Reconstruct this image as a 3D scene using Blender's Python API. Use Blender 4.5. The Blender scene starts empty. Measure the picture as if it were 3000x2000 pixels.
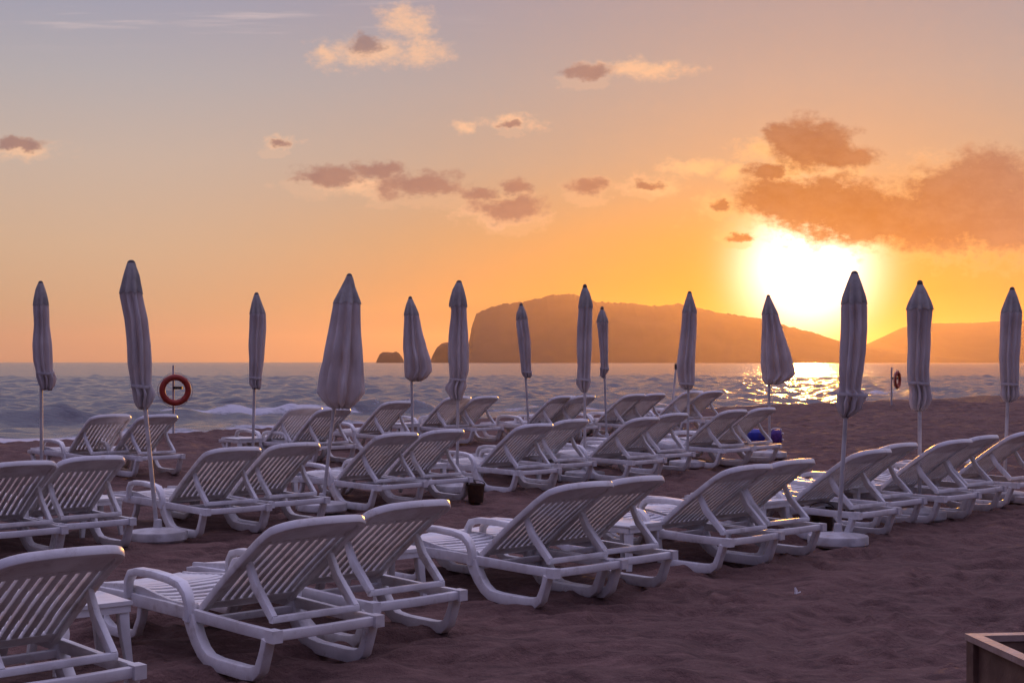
import bpy, bmesh, math, random
import numpy as np
from mathutils import Vector, Matrix

S = bpy.context.scene
COL = S.collection
random.seed(7)
rng = np.random.default_rng(11)
R = math.radians

# ------------------------------------------------------------------ camera
F = 4167.0            # focal length in pixels of a 3000 px wide frame (50 mm lens)
H = 1.67              # eye height above the sand
HOR = 1060.0          # row of the horizon in the photograph
cd = bpy.data.cameras.new('camera')
cd.lens = 50.0; cd.sensor_width = 36.0; cd.shift_y = 0.02
cd.clip_start = 0.05; cd.clip_end = 60000
cam = bpy.data.objects.new('camera', cd); COL.objects.link(cam)
cam.location = (0, 0, H); cam.rotation_euler = (R(90), 0, 0)
S.camera = cam

# ------------------------------------------------------------------ light
SUN_EL = R(3.6); SUN_AZ = R(11.75)          # azimuth measured from +Y towards +X
sd = bpy.data.lights.new('sun', 'SUN'); sd.energy = 2.1; sd.angle = R(0.6); sd.color = (1.0, 0.42, 0.06)
sun = bpy.data.objects.new('sun', sd); COL.objects.link(sun)
sv = Vector((math.sin(SUN_AZ) * math.cos(SUN_EL), math.cos(SUN_AZ) * math.cos(SUN_EL), math.sin(SUN_EL)))
sun.rotation_euler = sv.to_track_quat('Z', 'Y').to_euler()
sun.location = (30, 120, 20)

S.view_settings.view_transform = 'Standard'; S.view_settings.look = 'None'
S.view_settings.exposure = 0.0; S.view_settings.gamma = 1.0
S.cycles.volume_bounces = 1; S.cycles.max_bounces = 8; S.cycles.diffuse_bounces = 2
S.cycles.use_denoising = True
S.cycles.sample_clamp_indirect = 6.0


class NT:
    """small helper for node trees"""
    def __init__(s, tree):
        s.t = tree; s.n = tree.nodes; s.l = tree.links; s.n.clear()
    def new(s, typ, **kw):
        n = s.n.new(typ)
        for k, v in kw.items(): setattr(n, k, v)
        return n
    def put(s, sock, v):
        if isinstance(v, bpy.types.NodeSocket): s.l.new(v, sock)
        elif v is not None: sock.default_value = v
    def m(s, op, a, b=None, c=None, clamp=False):
        n = s.new('ShaderNodeMath', operation=op); n.use_clamp = clamp
        s.put(n.inputs[0], a); s.put(n.inputs[1], b); s.put(n.inputs[2], c)
        return n.outputs[0]
    def v(s, op, a, b=None, c=None):
        n = s.new('ShaderNodeVectorMath', operation=op)
        s.put(n.inputs[0], a); s.put(n.inputs[1], b)
        if c is not None: s.put(n.inputs[2], c)
        return n.outputs['Value'] if op in ('LENGTH', 'DOT_PRODUCT', 'DISTANCE') else n.outputs[0]
    def mix(s, f, a, b, mode='MIX'):
        n = s.new('ShaderNodeMix', data_type='RGBA', blend_type=mode)
        s.put(n.inputs[0], f)
        s.put(n.inputs[6], a if isinstance(a, bpy.types.NodeSocket) else (*a, 1) if len(a) == 3 else a)
        s.put(n.inputs[7], b if isinstance(b, bpy.types.NodeSocket) else (*b, 1) if len(b) == 3 else b)
        return n.outputs[2]
    def ramp(s, f, stops, interp='LINEAR'):
        n = s.new('ShaderNodeValToRGB'); r = n.color_ramp; r.interpolation = interp
        while len(r.elements) > 1: r.elements.remove(r.elements[-1])
        for i, (p, c) in enumerate(stops):
            e = r.elements[0] if i == 0 else r.elements.new(p)
            e.position = p; e.color = (*c, 1) if len(c) == 3 else c
        s.put(n.inputs[0], f)
        return n.outputs[0]
    def sm(s, x, a, b):
        n = s.new('ShaderNodeMapRange', interpolation_type='SMOOTHSTEP')
        s.put(n.inputs[0], x); s.put(n.inputs[1], a); s.put(n.inputs[2], b)
        n.inputs[3].default_value = 0; n.inputs[4].default_value = 1
        return n.outputs[0]
    def noise(s, vec, scale, detail=4, rough=0.55, out='Fac', dim='3D'):
        n = s.new('ShaderNodeTexNoise', noise_dimensions=dim)
        s.put(n.inputs['Vector'], vec); n.inputs['Scale'].default_value = scale
        n.inputs['Detail'].default_value = detail; n.inputs['Roughness'].default_value = rough
        return n.outputs[out]


# ------------------------------------------------------------------ sky
def build_world():
    w = bpy.data.worlds.new('World'); S.world = w; w.use_nodes = True
    g = NT(w.node_tree)
    d = g.v('NORMALIZE', g.new('ShaderNodeTexCoord').outputs['Generated'])
    sep = g.new('ShaderNodeSeparateXYZ'); g.l.new(d, sep.inputs[0])
    x, y, z = sep.outputs
    el = g.m('MULTIPLY', g.m('ARCSINE', z), 57.2958)                    # elevation in degrees
    ca = g.v('DOT_PRODUCT', d, tuple(sv))
    ang = g.m('MULTIPLY', g.m('ARCCOSINE', g.m('MINIMUM', ca, 0.99999)), 57.2958)
    t = g.m('DIVIDE', g.m('ADD', el, 10), 100)                          # -10..90 deg
    P = lambda e: (e + 10) / 100
    away = g.ramp(t, [(P(-10), (.08, .05, .06)), (P(-.5), (.40, .21, .16)), (P(0), (.58, .30, .19)), (P(2.2), (.60, .37, .225)),
                      (P(4.5), (.60, .41, .28)), (P(8), (.53, .42, .36)), (P(11), (.42, .39, .41)), (P(14.5), (.31, .32, .43)),
                      (P(22), (.34, .36, .50)), (P(40), (.74, .68, 1.02)), (P(90), (1.02, .92, 1.42))])
    near = g.ramp(t, [(P(-10), (.08, .05, .06)), (P(-.5), (.6, .26, .10)), (P(0), (.54, .14, .005)), (P(3), (.52, .165, .01)),
                      (P(5), (.44, .20, .06)), (P(8), (.35, .255, .20)), (P(11), (.345, .285, .275)), (P(14.5), (.33, .28, .31)),
                      (P(22), (.33, .32, .42)), (P(40), (.72, .65, .98)), (P(90), (1.02, .92, 1.42))])
    # horizontal bearing from the sun: 1 towards it
    f = g.m('DIVIDE', g.m('ADD', g.m('MULTIPLY', x, math.sin(SUN_AZ)), g.m('MULTIPLY', y, math.cos(SUN_AZ))),
            g.m('SQRT', g.m('ADD', g.m('ADD', g.m('MULTIPLY', x, x), g.m('MULTIPLY', y, y)), 1e-4)))
    bear = g.m('MULTIPLY', g.m('ARCCOSINE', g.m('MINIMUM', f, .99999)), 57.2958)
    base = g.mix(g.sm(bear, 0.0, 29.0), near, away)
    # the side of the sky opposite the sunset: dim dusk violet
    dusk = g.ramp(t, [(P(-10), (.02, .016, .02)), (P(0), (.03, .022, .034)), (P(8), (.04, .034, .06)), (P(18), (.06, .06, .14)),
                      (P(35), (.22, .22, .50)), (P(60), (.74, .68, 1.16)), (P(90), (1.02, .92, 1.42))])
    base = g.mix(g.sm(bear, 35.0, 120.0), base, dusk)
    # a little of the physical sky
    sky = g.new('ShaderNodeTexSky', sky_type='NISHITA'); sky.sun_disc = False
    sky.sun_elevation = SUN_EL; sky.sun_rotation = SUN_AZ; sky.air_density = 1.2; sky.dust_density = 2.0
    base = g.mix(1.0, base, g.mix(1.0, sky.outputs[0], (.006, .006, .006), 'MULTIPLY'), 'ADD')

    # glow round the sun
    g1 = g.m('EXPONENT', g.m('MULTIPLY', g.m('POWER', g.m('DIVIDE', ang, 7.5), 2), -1))
    base = g.mix(1.0, base, g.mix(1.0, (.10, .03, .0), g.ramp(g1, [(0, (0, 0, 0)), (1, (1, 1, 1))]), 'MULTIPLY'), 'ADD')
    g2 = g.m('EXPONENT', g.m('MULTIPLY', g.m('POWER', g.m('DIVIDE', ang, 2.35), 2.6), -1))

    # clouds, placed by direction in the sky (u = x/y, v = z/y)
    yy = g.m('MAXIMUM', y, 0.02)
    u = g.m('DIVIDE', x, yy); v = g.m('DIVIDE', z, yy)
    uv = g.new('ShaderNodeCombineXYZ'); g.l.new(u, uv.inputs[0]); g.l.new(v, uv.inputs[1]); uv = uv.outputs[0]
    uvs = g.v('MULTIPLY', uv, (1.0, 1.5, 1.0))
    nz1 = g.noise(uvs, 48, 7, .62); nz2 = g.noise(uvs, 170, 5, .65)
    wv = g.noise(uvs, 60, 5, .6, out='Color')
    wuv = g.v('ADD', uv, g.v('MULTIPLY', g.v('SUBTRACT', wv, (.5, .5, .5)), (.030, .015, 0)))

    def field(lst, P0=None):
        P0 = P0 or wuv
        acc = None
        for (cx, cy, rx, ry) in lst:
            cu = (cx - 1500) / F; cv = (HOR - cy) / F; ru = F / rx; rv = F / ry
            q = g.v('MULTIPLY_ADD', P0, (ru, rv, 0), (-cu * ru, -cv * rv, 0))
            l = g.v('LENGTH', q)
            acc = l if acc is None else g.m('MINIMUM', acc, l)
        return g.m('SUBTRACT', 1, acc)
    nn = g.m('ADD', g.m('MULTIPLY', g.m('SUBTRACT', nz1, .5), 2.6), g.m('MULTIPLY', g.m('SUBTRACT', nz2, .5), 1.3))
    # thin sunlit vapour
    thin = field([(1190, 70, 95, 80), (1090, 150, 190, 62), (1230, 150, 110, 60), (960, 165, 75, 40), (1850, 203, 225, 36), (1505, 362, 105, 34), (1350, 372, 42, 26),
                  (60, 440, 140, 36), (820, 420, 70, 22), (1060, 545, 200, 44), (1480, 630, 190, 50), (1900, 545, 120, 40), (2040, 488, 130, 30),
                  (2150, 500, 60, 34), (2240, 440, 110, 50), (2110, 600, 80, 48), (2160, 690, 80, 26), (2330, 480, 150, 90), (2480, 640, 420, 110),
                  (2840, 560, 260, 130), (2700, 520, 70, 34), (1730, 552, 85, 32), (2380, 570, 260, 60)])
    # thick shaded cores
    TH = ([(1068, 128, 58, 38), (1720, 208, 95, 26), (45, 424, 100, 22), (820, 420, 42, 12), (960, 515, 125, 40), (1110, 505, 100, 34), (1230, 540, 165, 46),
                   (1400, 565, 80, 26), (1495, 612, 125, 46), (1510, 550, 62, 28), (1725, 550, 68, 26), (1890, 540, 55, 20), (1500, 366, 50, 14),
                   (2290, 395, 62, 40), (2370, 425, 125, 78), (2450, 462, 110, 40), (2240, 505, 60, 22), (2270, 575, 140, 66), (2420, 595, 220, 82), (2560, 632, 290, 84),
                   (2770, 650, 310, 88), (2900, 520, 125, 84), (2960, 625, 300, 118), (2780, 575, 150, 84), (2110, 598, 34, 20), (2170, 694, 40, 14), (3100, 595, 250, 140)])
    dthin = g.sm(g.m('ADD', thin, g.m('MULTIPLY', nn, .65)), -.10, .95)
    thick = field(TH); under = field(TH, g.v('ADD', wuv, (0.002, .0062, 0)))
    bigc = g.m('MULTIPLY', g.sm(u, .13, .20), .22)
    thick = g.m('ADD', thick, bigc)
    dthick = g.sm(g.m('ADD', thick, g.m('MULTIPLY', nn, .55)), -.12, .62)
    rim = g.sm(g.m('ADD', under, g.m('MULTIPLY', nn, .62)), -.25, .15)
    # big bright sun patch is cut by the thick cloud above it
    nearsun = g.m('EXPONENT', g.m('MULTIPLY', g.m('POWER', g.m('DIVIDE', ang, 6.5), 2), -1))
    lit = g.mix(nearsun, (1.0, .58, .34), (.95, .50, .12))
    core = g.mix(g.sm(v, .07, .24), (.35, .175, .14), (.30, .21, .215))
    core = g.mix(g.m('EXPONENT', g.m('MULTIPLY', g.m('POWER', g.m('DIVIDE', ang, 8.5), 2), -1)), core, (.27, .068, .008))
    core = g.mix(g.m('MULTIPLY', g.sm(nz1, .35, .7), .16), core, (.62, .35, .22))
    front = g.m('GREATER_THAN', y, .3)
    base = g.mix(1.0, base, g.mix(1.0, (2.6, 2.2, 1.9), g.ramp(g2, [(0, (0, 0, 0)), (1, (1, 1, 1))]), 'MULTIPLY'), 'ADD')
    # long faint cirrus streaks high up
    cir = g.noise(g.v('MULTIPLY', uv, (1.0, 16.0, 1.0)), 7, 5, .6)
    cm = g.m('MULTIPLY', g.m('MULTIPLY', g.sm(cir, .52, .78), g.sm(v, .215, .245)), g.sm(u, .05, -.18))
    base = g.mix(g.m('MULTIPLY', cm, g.m('MULTIPLY', front, .55)), base, (.80, .62, .58))
    base = g.mix(g.m('MULTIPLY', g.m('MULTIPLY', g.m('MAXIMUM', dthin, g.m('MULTIPLY', rim, g.m('ADD', .22, g.m('MULTIPLY', nearsun, .4)))), front), .72), base, lit)
    base = g.mix(g.m('MULTIPLY', g.m('MULTIPLY', dthick, front), .94), base, core)
    bg = g.new('ShaderNodeBackground'); g.l.new(base, bg.inputs[0]); bg.inputs[1].default_value = 1.0
    o = g.new('ShaderNodeOutputWorld'); g.l.new(bg.outputs[0], o.inputs[0])
    w.cycles.sampling_method = 'MANUAL'; w.cycles.sample_map_resolution = 1024
build_world()


# ------------------------------------------------------------------ helpers
def tag(o, label=None, cat=None, group=None, kind=None):
    if label: o['label'] = label
    if cat: o['category'] = cat
    if group: o['group'] = group
    if kind: o['kind'] = kind
    return o

def link(name, me, mat=None, parent=None):
    o = bpy.data.objects.new(name, me); COL.objects.link(o)
    if mat: me.materials.append(mat)
    if parent: o.parent = parent
    return o

def empty(name, loc, rz=0.0):
    o = bpy.data.objects.new(name, None); COL.objects.link(o)
    o.empty_display_size = .1; o.location = loc; o.rotation_euler = (0, 0, rz)
    return o

def np_mesh(name, V, Q, smooth=True):
    me = bpy.data.meshes.new(name)
    me.vertices.add(len(V)); me.vertices.foreach_set('co', V.astype(np.float32).ravel())
    me.loops.add(Q.size); me.loops.foreach_set('vertex_index', Q.astype(np.int32).ravel())
    me.polygons.add(len(Q)); me.polygons.foreach_set('loop_start', (np.arange(len(Q)) * Q.shape[1]).astype(np.int32))
    me.polygons.foreach_set('loop_total', np.full(len(Q), Q.shape[1], np.int32))
    me.update(calc_edges=True); me.validate()
    me.polygons.foreach_set('use_smooth', np.full(len(me.polygons), smooth))
    return me

def grid_quads(nr, nc):
    i = np.arange(nr - 1)[:, None] * nc + np.arange(nc - 1)[None, :]
    i = i.ravel()
    return np.stack([i, i + 1, i + nc + 1, i + nc], 1)

class MB:
    """collects shapes, becomes one mesh object"""
    def __init__(s): s.bm = bmesh.new()
    def sweep(s, pts, w, h, side=None, normal=None, closed=False, seg=2, rad=.35):
        """rounded-rectangle bar along pts; w is measured along side, h across it"""
        pts = [Vector(p) for p in pts]; n = len(pts); rings = []
        W = w if isinstance(w, (list, tuple)) else [w] * n
        Hh = h if isinstance(h, (list, tuple)) else [h] * n
        for i, p in enumerate(pts):
            a = pts[i - 1] if (i > 0 or closed) else p
            b = pts[(i + 1) % n] if (i < n - 1 or closed) else p
            t = (b - a).normalized()
            if normal is not None:
                nn = Vector(normal[i] if isinstance(normal, list) else normal)
                sd_ = t.cross(nn).normalized(); up = sd_.cross(t).normalized()
            else:
                sd_ = Vector(side); sd_ = (sd_ - t * sd_.dot(t)).normalized(); up = sd_.cross(t).normalized()
            ww, hh = W[i] / 2, Hh[i] / 2; r = min(ww, hh) * rad * 2 * .5
            ring = []
            for (sx, sy, a0) in ((1, 1, 0), (-1, 1, 90), (-1, -1, 180), (1, -1, 270)):
                for k in range(seg + 1):
                    an = R(a0 + 90 * k / seg)
                    ring.append(s.bm.verts.new(p + sd_ * (sx * (ww - r) + r * math.cos(an)) + up * (sy * (hh - r) + r * math.sin(an))))
            rings.append(ring)
        m = len(rings[0])
        for i in range(n if closed else n - 1):
            A, B = rings[i], rings[(i + 1) % n]
            for k in range(m):
                s.bm.faces.new((A[k], A[(k + 1) % m], B[(k + 1) % m], B[k]))
        if not closed:
            s.bm.faces.new(list(reversed(rings[0]))); s.bm.faces.new(rings[-1])
        return s
    def tube(s, pts, r, n=10):
        pts = [Vector(p) for p in pts]; rings = []
        RR = r if isinstance(r, (list, tuple)) else [r] * len(pts)
        for i, p in enumerate(pts):
            t = (pts[min(i + 1, len(pts) - 1)] - pts[max(i - 1, 0)]).normalized()
            a = t.orthogonal().normalized() if i == 0 else (a0 - t * a0.dot(t)).normalized()
            a0 = a; b = t.cross(a)
            rings.append([s.bm.verts.new(p + (a * math.cos(2 * math.pi * k / n) + b * math.sin(2 * math.pi * k / n)) * RR[i]) for k in range(n)])
        for A, B in zip(rings, rings[1:]):
            for k in range(n): s.bm.faces.new((A[k], A[(k + 1) % n], B[(k + 1) % n], B[k]))
        s.bm.faces.new(list(reversed(rings[0]))); s.bm.faces.new(rings[-1])
        return s
    def lathe(s, prof, n=32, c=(0, 0, 0)):
        rings = []
        for (r, z) in prof:
            rings.append([s.bm.verts.new((c[0] + r * math.cos(2 * math.pi * k / n), c[1] + r * math.sin(2 * math.pi * k / n), c[2] + z)) for k in range(n)])
        for A, B in zip(rings, rings[1:]):
            for k in range(n): s.bm.faces.new((A[k], A[(k + 1) % n], B[(k + 1) % n], B[k]))
        s.bm.faces.new(list(reversed(rings[0]))); s.bm.faces.new(rings[-1])
        return s
    def box(s, x0, x1, y0, y1, z0, z1):
        return s.sweep([((x0 + x1) / 2, (y0 + y1) / 2, z0), ((x0 + x1) / 2, (y0 + y1) / 2, z1)], x1 - x0, y1 - y0, side=(1, 0, 0), seg=1, rad=.06)
    def build(s, name, mat, parent=None, smooth=True, angle=40):
        bmesh.ops.recalc_face_normals(s.bm, faces=s.bm.faces)
        me = bpy.data.meshes.new(name)
        for f in s.bm.faces: f.smooth = smooth
        for e in s.bm.edges:
            if len(e.link_faces) == 2 and e.calc_face_angle(0) > R(angle): e.smooth = False
        s.bm.to_mesh(me); s.bm.free()
        return link(name, me, mat, parent)

def copy_thing(src, loc, rz):
    c = src.copy(); COL.objects.link(c); c.location = loc; c.rotation_euler = (0, 0, rz)
    for ch in src.children:
        k = ch.copy(); COL.objects.link(k); k.parent = c
        for gch in ch.children:
            q = gch.copy(); COL.objects.link(q); q.parent = k
    return c

# ------------------------------------------------------------------ materials
def principled(name, color, rough=.5, spec=.5, build=None):
    m = bpy.data.materials.new(name); m.use_nodes = True; g = NT(m.node_tree)
    b = g.new('ShaderNodeBsdfPrincipled'); o = g.new('ShaderNodeOutputMaterial'); g.l.new(b.outputs[0], o.inputs[0])
    b.inputs['Base Color'].default_value = (*color, 1); b.inputs['Roughness'].default_value = rough
    b.inputs['Specular IOR Level'].default_value = spec
    if build: build(g, b, o)
    return m

def aged(c1, c2, scale, rough, bump, bscale):
    f0 = mottled(c1, c2, scale, rough, bump, bscale)
    def f(g, b, o):
        f0(g, b, o)
        src = b.inputs['Base Color'].links[0].from_socket
        co = g.new('ShaderNodeTexCoord').outputs['Object']
        rnd = g.new('ShaderNodeObjectInfo').outputs['Random']
        off = g.new('ShaderNodeCombineXYZ'); g.put(off.inputs[0], g.m('MULTIPLY', rnd, 37.0)); g.put(off.inputs[1], g.m('MULTIPLY', rnd, 11.0))
        n = g.noise(g.v('ADD', co, off.outputs[0]), 9, 6, .7)
        c = g.mix(g.m('MULTIPLY', g.sm(n, .52, .72), .55), src, (.36, .30, .26))      # sandy grime
        c = g.mix(g.m('MULTIPLY', rnd, .35), c, g.mix(1.0, c, (.92, .86, .74), 'MULTIPLY'))
        g.put(b.inputs['Base Color'], c)
    return f

def mottled(c1, c2, scale, rough=(.4, .6), bump=0.0, bscale=60, detail=5):
    def f(g, b, o):
        co = g.new('ShaderNodeTexCoord').outputs['Object']
        n = g.noise(co, scale, detail)
        g.put(b.inputs['Base Color'], g.mix(g.sm(n, .35, .7), c1, c2))
        g.put(b.inputs['Roughness'], g.m('ADD', rough[0], g.m('MULTIPLY', n, rough[1] - rough[0])))
        if bump:
            bp = g.new('ShaderNodeBump'); bp.inputs['Strength'].default_value = bump; bp.inputs['Distance'].default_value = .01
            g.put(bp.inputs['Height'], g.noise(co, bscale, 4)); g.put(b.inputs['Normal'], bp.outputs[0])
    return f

M = {}
M['plastic'] = principled('white_plastic', (.7, .7, .7), .35, .5, aged((.74, .73, .74), (.58, .55, .55), 5.0, (.30, .50), .10, 90))
M['table'] = principled('table_plastic', (.7, .7, .7), .35, .5, mottled((.70, .69, .68), (.54, .52, .50), 5.0, (.3, .5), .05, 70))
M['pole'] = principled('painted_metal', (.6, .6, .6), .4, .5, mottled((.50, .48, .48), (.36, .33, .32), 9.0, (.35, .55)))
M['cap'] = principled('dark_cap', (.06, .05, .05), .6, .3, mottled((.07, .06, .06), (.04, .035, .035), 20))
M['concrete'] = principled('base_plastic', (.5, .5, .5), .6, .3, mottled((.50, .48, .48), (.33, .30, .29), 7.0, (.5, .75), .2, 60))
M['buoy'] = principled('buoy_orange', (.5, .05, .02), .45, .4, mottled((.34, .032, .018), (.24, .020, .012), 12))
M['rope'] = principled('buoy_rope', (.5, .45, .4), .8, .2)
M['darkthing'] = principled('dark_fitting', (.03, .02, .02), .6, .3)
M['wood'] = principled('crate_wood', (.2, .1, .07), .6, .3, mottled((.20, .12, .085), (.11, .06, .045), 6, (.5, .7), .2, 50))
M['rim'] = principled('rim_wood', (.4, .3, .25), .4, .5, mottled((.42, .30, .25), (.30, .2, .16), 14, (.3, .5), .2, 60))
M['bucket'] = principled('rusty_brown', (.05, .02, .01), .7, .3, mottled((.055, .025, .014), (.03, .015, .01), 20))
M['blue'] = principled('blue_plastic', (.02, .03, .25), .4, .5, mottled((.02, .03, .34), (.015, .02, .2), 8))
M['violet'] = principled('violet_cloth', (.1, .03, .2), .7, .3, mottled((.10, .045, .24), (.06, .02, .14), 25))
M['paper'] = principled('paper_scrap', (.6, .56, .55), .7, .3)

def fabric_nodes(g, b, o):
    co = g.new('ShaderNodeTexCoord').outputs['Object']
    n = g.noise(g.v('MULTIPLY', co, (1, 1, .35)), 7, 5)
    col = g.mix(g.sm(n, .35, .72), (.66, .63, .65), (.47, .44, .46))
    g.put(b.inputs['Base Color'], col); b.inputs['Roughness'].default_value = .85
    bp = g.new('ShaderNodeBump'); bp.inputs['Strength'].default_value = .35; bp.inputs['Distance'].default_value = .02
    g.put(bp.inputs['Height'], g.noise(g.v('MULTIPLY', co, (1, 1, .3)), 22, 4)); g.put(b.inputs['Normal'], bp.outputs[0])
    tr = g.new('ShaderNodeBsdfTranslucent'); g.put(tr.inputs[0], g.mix(.5, col, (.80, .62, .45)))
    mx = g.new('ShaderNodeMixShader'); mx.inputs[0].default_value = .34
    g.l.new(b.outputs[0], mx.inputs[1]); g.l.new(tr.outputs[0], mx.inputs[2]); g.l.new(mx.outputs[0], o.inputs[0])
M['flap'] = principled('vent_flap_cloth', (.3, .28, .28), .9, .1, mottled((.36, .33, .31), (.26, .235, .22), 9, (.8, .95), .25, 40))
M['fabric'] = principled('canopy_cloth', (.5, .5, .54), .85, .2, fabric_nodes)

def sand_nodes(g, b, o):
    co = g.new('ShaderNodeTexCoord').outputs['Object']
    big = g.noise(co, .35, 4); mid = g.noise(co, 3.2, 5); fine = g.noise(co, 60, 4, .7)
    c = g.mix(g.sm(big, .3, .7), (.160, .088, .074), (.128, .070, .060))
    c = g.mix(g.m('MULTIPLY', g.sm(mid, .4, .75), .5), c, (.088, .047, .040))
    c = g.mix(g.m('MULTIPLY', g.sm(fine, .45, .8), .5), c, (.245, .140, .115))
    st = g.noise(g.v('MULTIPLY', co, (1.0, 3.2, 1.0)), 4.5, 6, .68)
    c = g.mix(g.m('MULTIPLY', g.sm(st, .48, .66), .65), c, (.066, .035, .031))
    c = g.mix(g.m('MULTIPLY', g.sm(st, .46, .32), .45), c, (.27, .155, .128))
    at = g.new('ShaderNodeAttribute', attribute_name='wet').outputs['Fac']
    c = g.mix(at, c, (.055, .038, .034))
    g.put(b.inputs['Base Color'], c)
    g.put(b.inputs['Roughness'], g.m('SUBTRACT', .92, g.m('MULTIPLY', at, .55)))
    b.inputs['Specular IOR Level'].default_value = .25
    bp = g.new('ShaderNodeBump'); bp.inputs['Strength'].default_value = 1.0; bp.inputs['Distance'].default_value = .028
    g.put(bp.inputs['Height'], g.m('ADD', g.noise(co, 26, 5, .65), g.m('MULTIPLY', fine, .35)))
    g.put(b.inputs['Normal'], bp.outputs[0])
M['sand'] = principled('dark_sand', (.15, .1, .09), .9, .25, sand_nodes)

def sea_nodes(g, b, o):
    co = g.new('ShaderNodeTexCoord').outputs['Object']
    foam = g.new('ShaderNodeAttribute', attribute_name='foam').outputs['Fac']
    n1 = g.noise(g.v('MULTIPLY', co, (1, 1, 1)), 1.1, 6, .65); n2 = g.noise(co, 5.0, 4, .6)
    fm = g.sm(g.m('ADD', foam, g.m('MULTIPLY', g.m('SUBTRACT', g.m('ADD', g.m('MULTIPLY', n1, .6), g.m('MULTIPLY', n2, .4)), .5), 1.5)), .42, .75)
    fm = g.m('MULTIPLY', fm, g.sm(foam, .02, .15))
    g.put(b.inputs['Base Color'], g.mix(fm, (.085, .080, .100), (.50, .48, .52)))
    g.put(b.inputs['Roughness'], g.m('ADD', .19, g.m('MULTIPLY', fm, .6)))
    b.inputs['IOR'].default_value = 1.33
    bp = g.new('ShaderNodeBump'); bp.inputs['Strength'].default_value = 1.0; bp.inputs['Distance'].default_value = .17
    rot = g.new('ShaderNodeMapping'); rot.inputs['Rotation'].default_value = (0, 0, R(-25)); rot.inputs['Scale'].default_value = (.45, 1, 1)
    g.l.new(co, rot.inputs[0])
    hgt = g.m('ADD', g.noise(rot.outputs[0], 2.0, 7, .68), g.m('ADD', g.m('MULTIPLY', g.noise(rot.outputs[0], .62, 4, .6), 2.2), g.m('ADD', g.m('MULTIPLY', g.noise(rot.outputs[0], .17, 4, .6), 3.6), g.m('MULTIPLY', g.noise(rot.outputs[0], .045, 3, .6), 5.0))))
    g.put(bp.inputs['Height'], hgt); g.put(b.inputs['Normal'], bp.outputs[0])
M['sea'] = principled('sea_water', (.02, .04, .06), .1, .5, sea_nodes)

def hill_nodes(g, b, o):
    co = g.new('ShaderNodeTexCoord').outputs['Object']
    n = g.noise(co, .02, 6, .65)
    g.put(b.inputs['Base Color'], g.mix(g.sm(n, .35, .65), (.055, .040, .034), (.070, .050, .042)))
M['hill'] = principled('hill_scrub', (.08, .07, .05), .95, .1, hill_nodes)

# ------------------------------------------------------------------ terrain
SLOPE = 0.018; Y0 = 14.0
def g0(x, y):
    """height of the dry beach"""
    d = np.asarray(y, float) - Y0
    return SLOPE * (np.sqrt(d * d + 9.0) + d) * 0.5 + .065
def gh(x, y): return float(g0(x, y))

SHX = np.array([-60, -30, -16, -8.8, -6.5, 4.8, 7.3, 16.0, 40., 80.])
SHY = np.array([-16, 8.0, 18.6, 24.5, 27.1, 35.9, 38.1, 44.5, 64., 96.])
def shore_s(x, y):
    """metres beyond the berm edge (positive towards the sea)"""
    ey = np.interp(x, SHX, SHY)
    return (y - ey) * 0.77
SEA_Z = -0.42
PAR = rng.uniform(0, 2 * math.pi, (40, 3))
def vnoise(x, y, scale, seed):
    """cheap smooth value noise"""
    r = np.random.default_rng(seed); T = r.random((256, 256))
    X = x / scale; Y = y / scale
    xi = np.floor(X).astype(int); yi = np.floor(Y).astype(int); fx = X - xi; fy = Y - yi
    fx = fx * fx * (3 - 2 * fx); fy = fy * fy * (3 - 2 * fy)
    a = T[xi % 256, yi % 256]; b = T[(xi + 1) % 256, yi % 256]; c = T[xi % 256, (yi + 1) % 256]; d = T[(xi + 1) % 256, (yi + 1) % 256]
    return (a * (1 - fx) + b * fx) * (1 - fy) + (c * (1 - fx) + d * fx) * fy - .5

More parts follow.
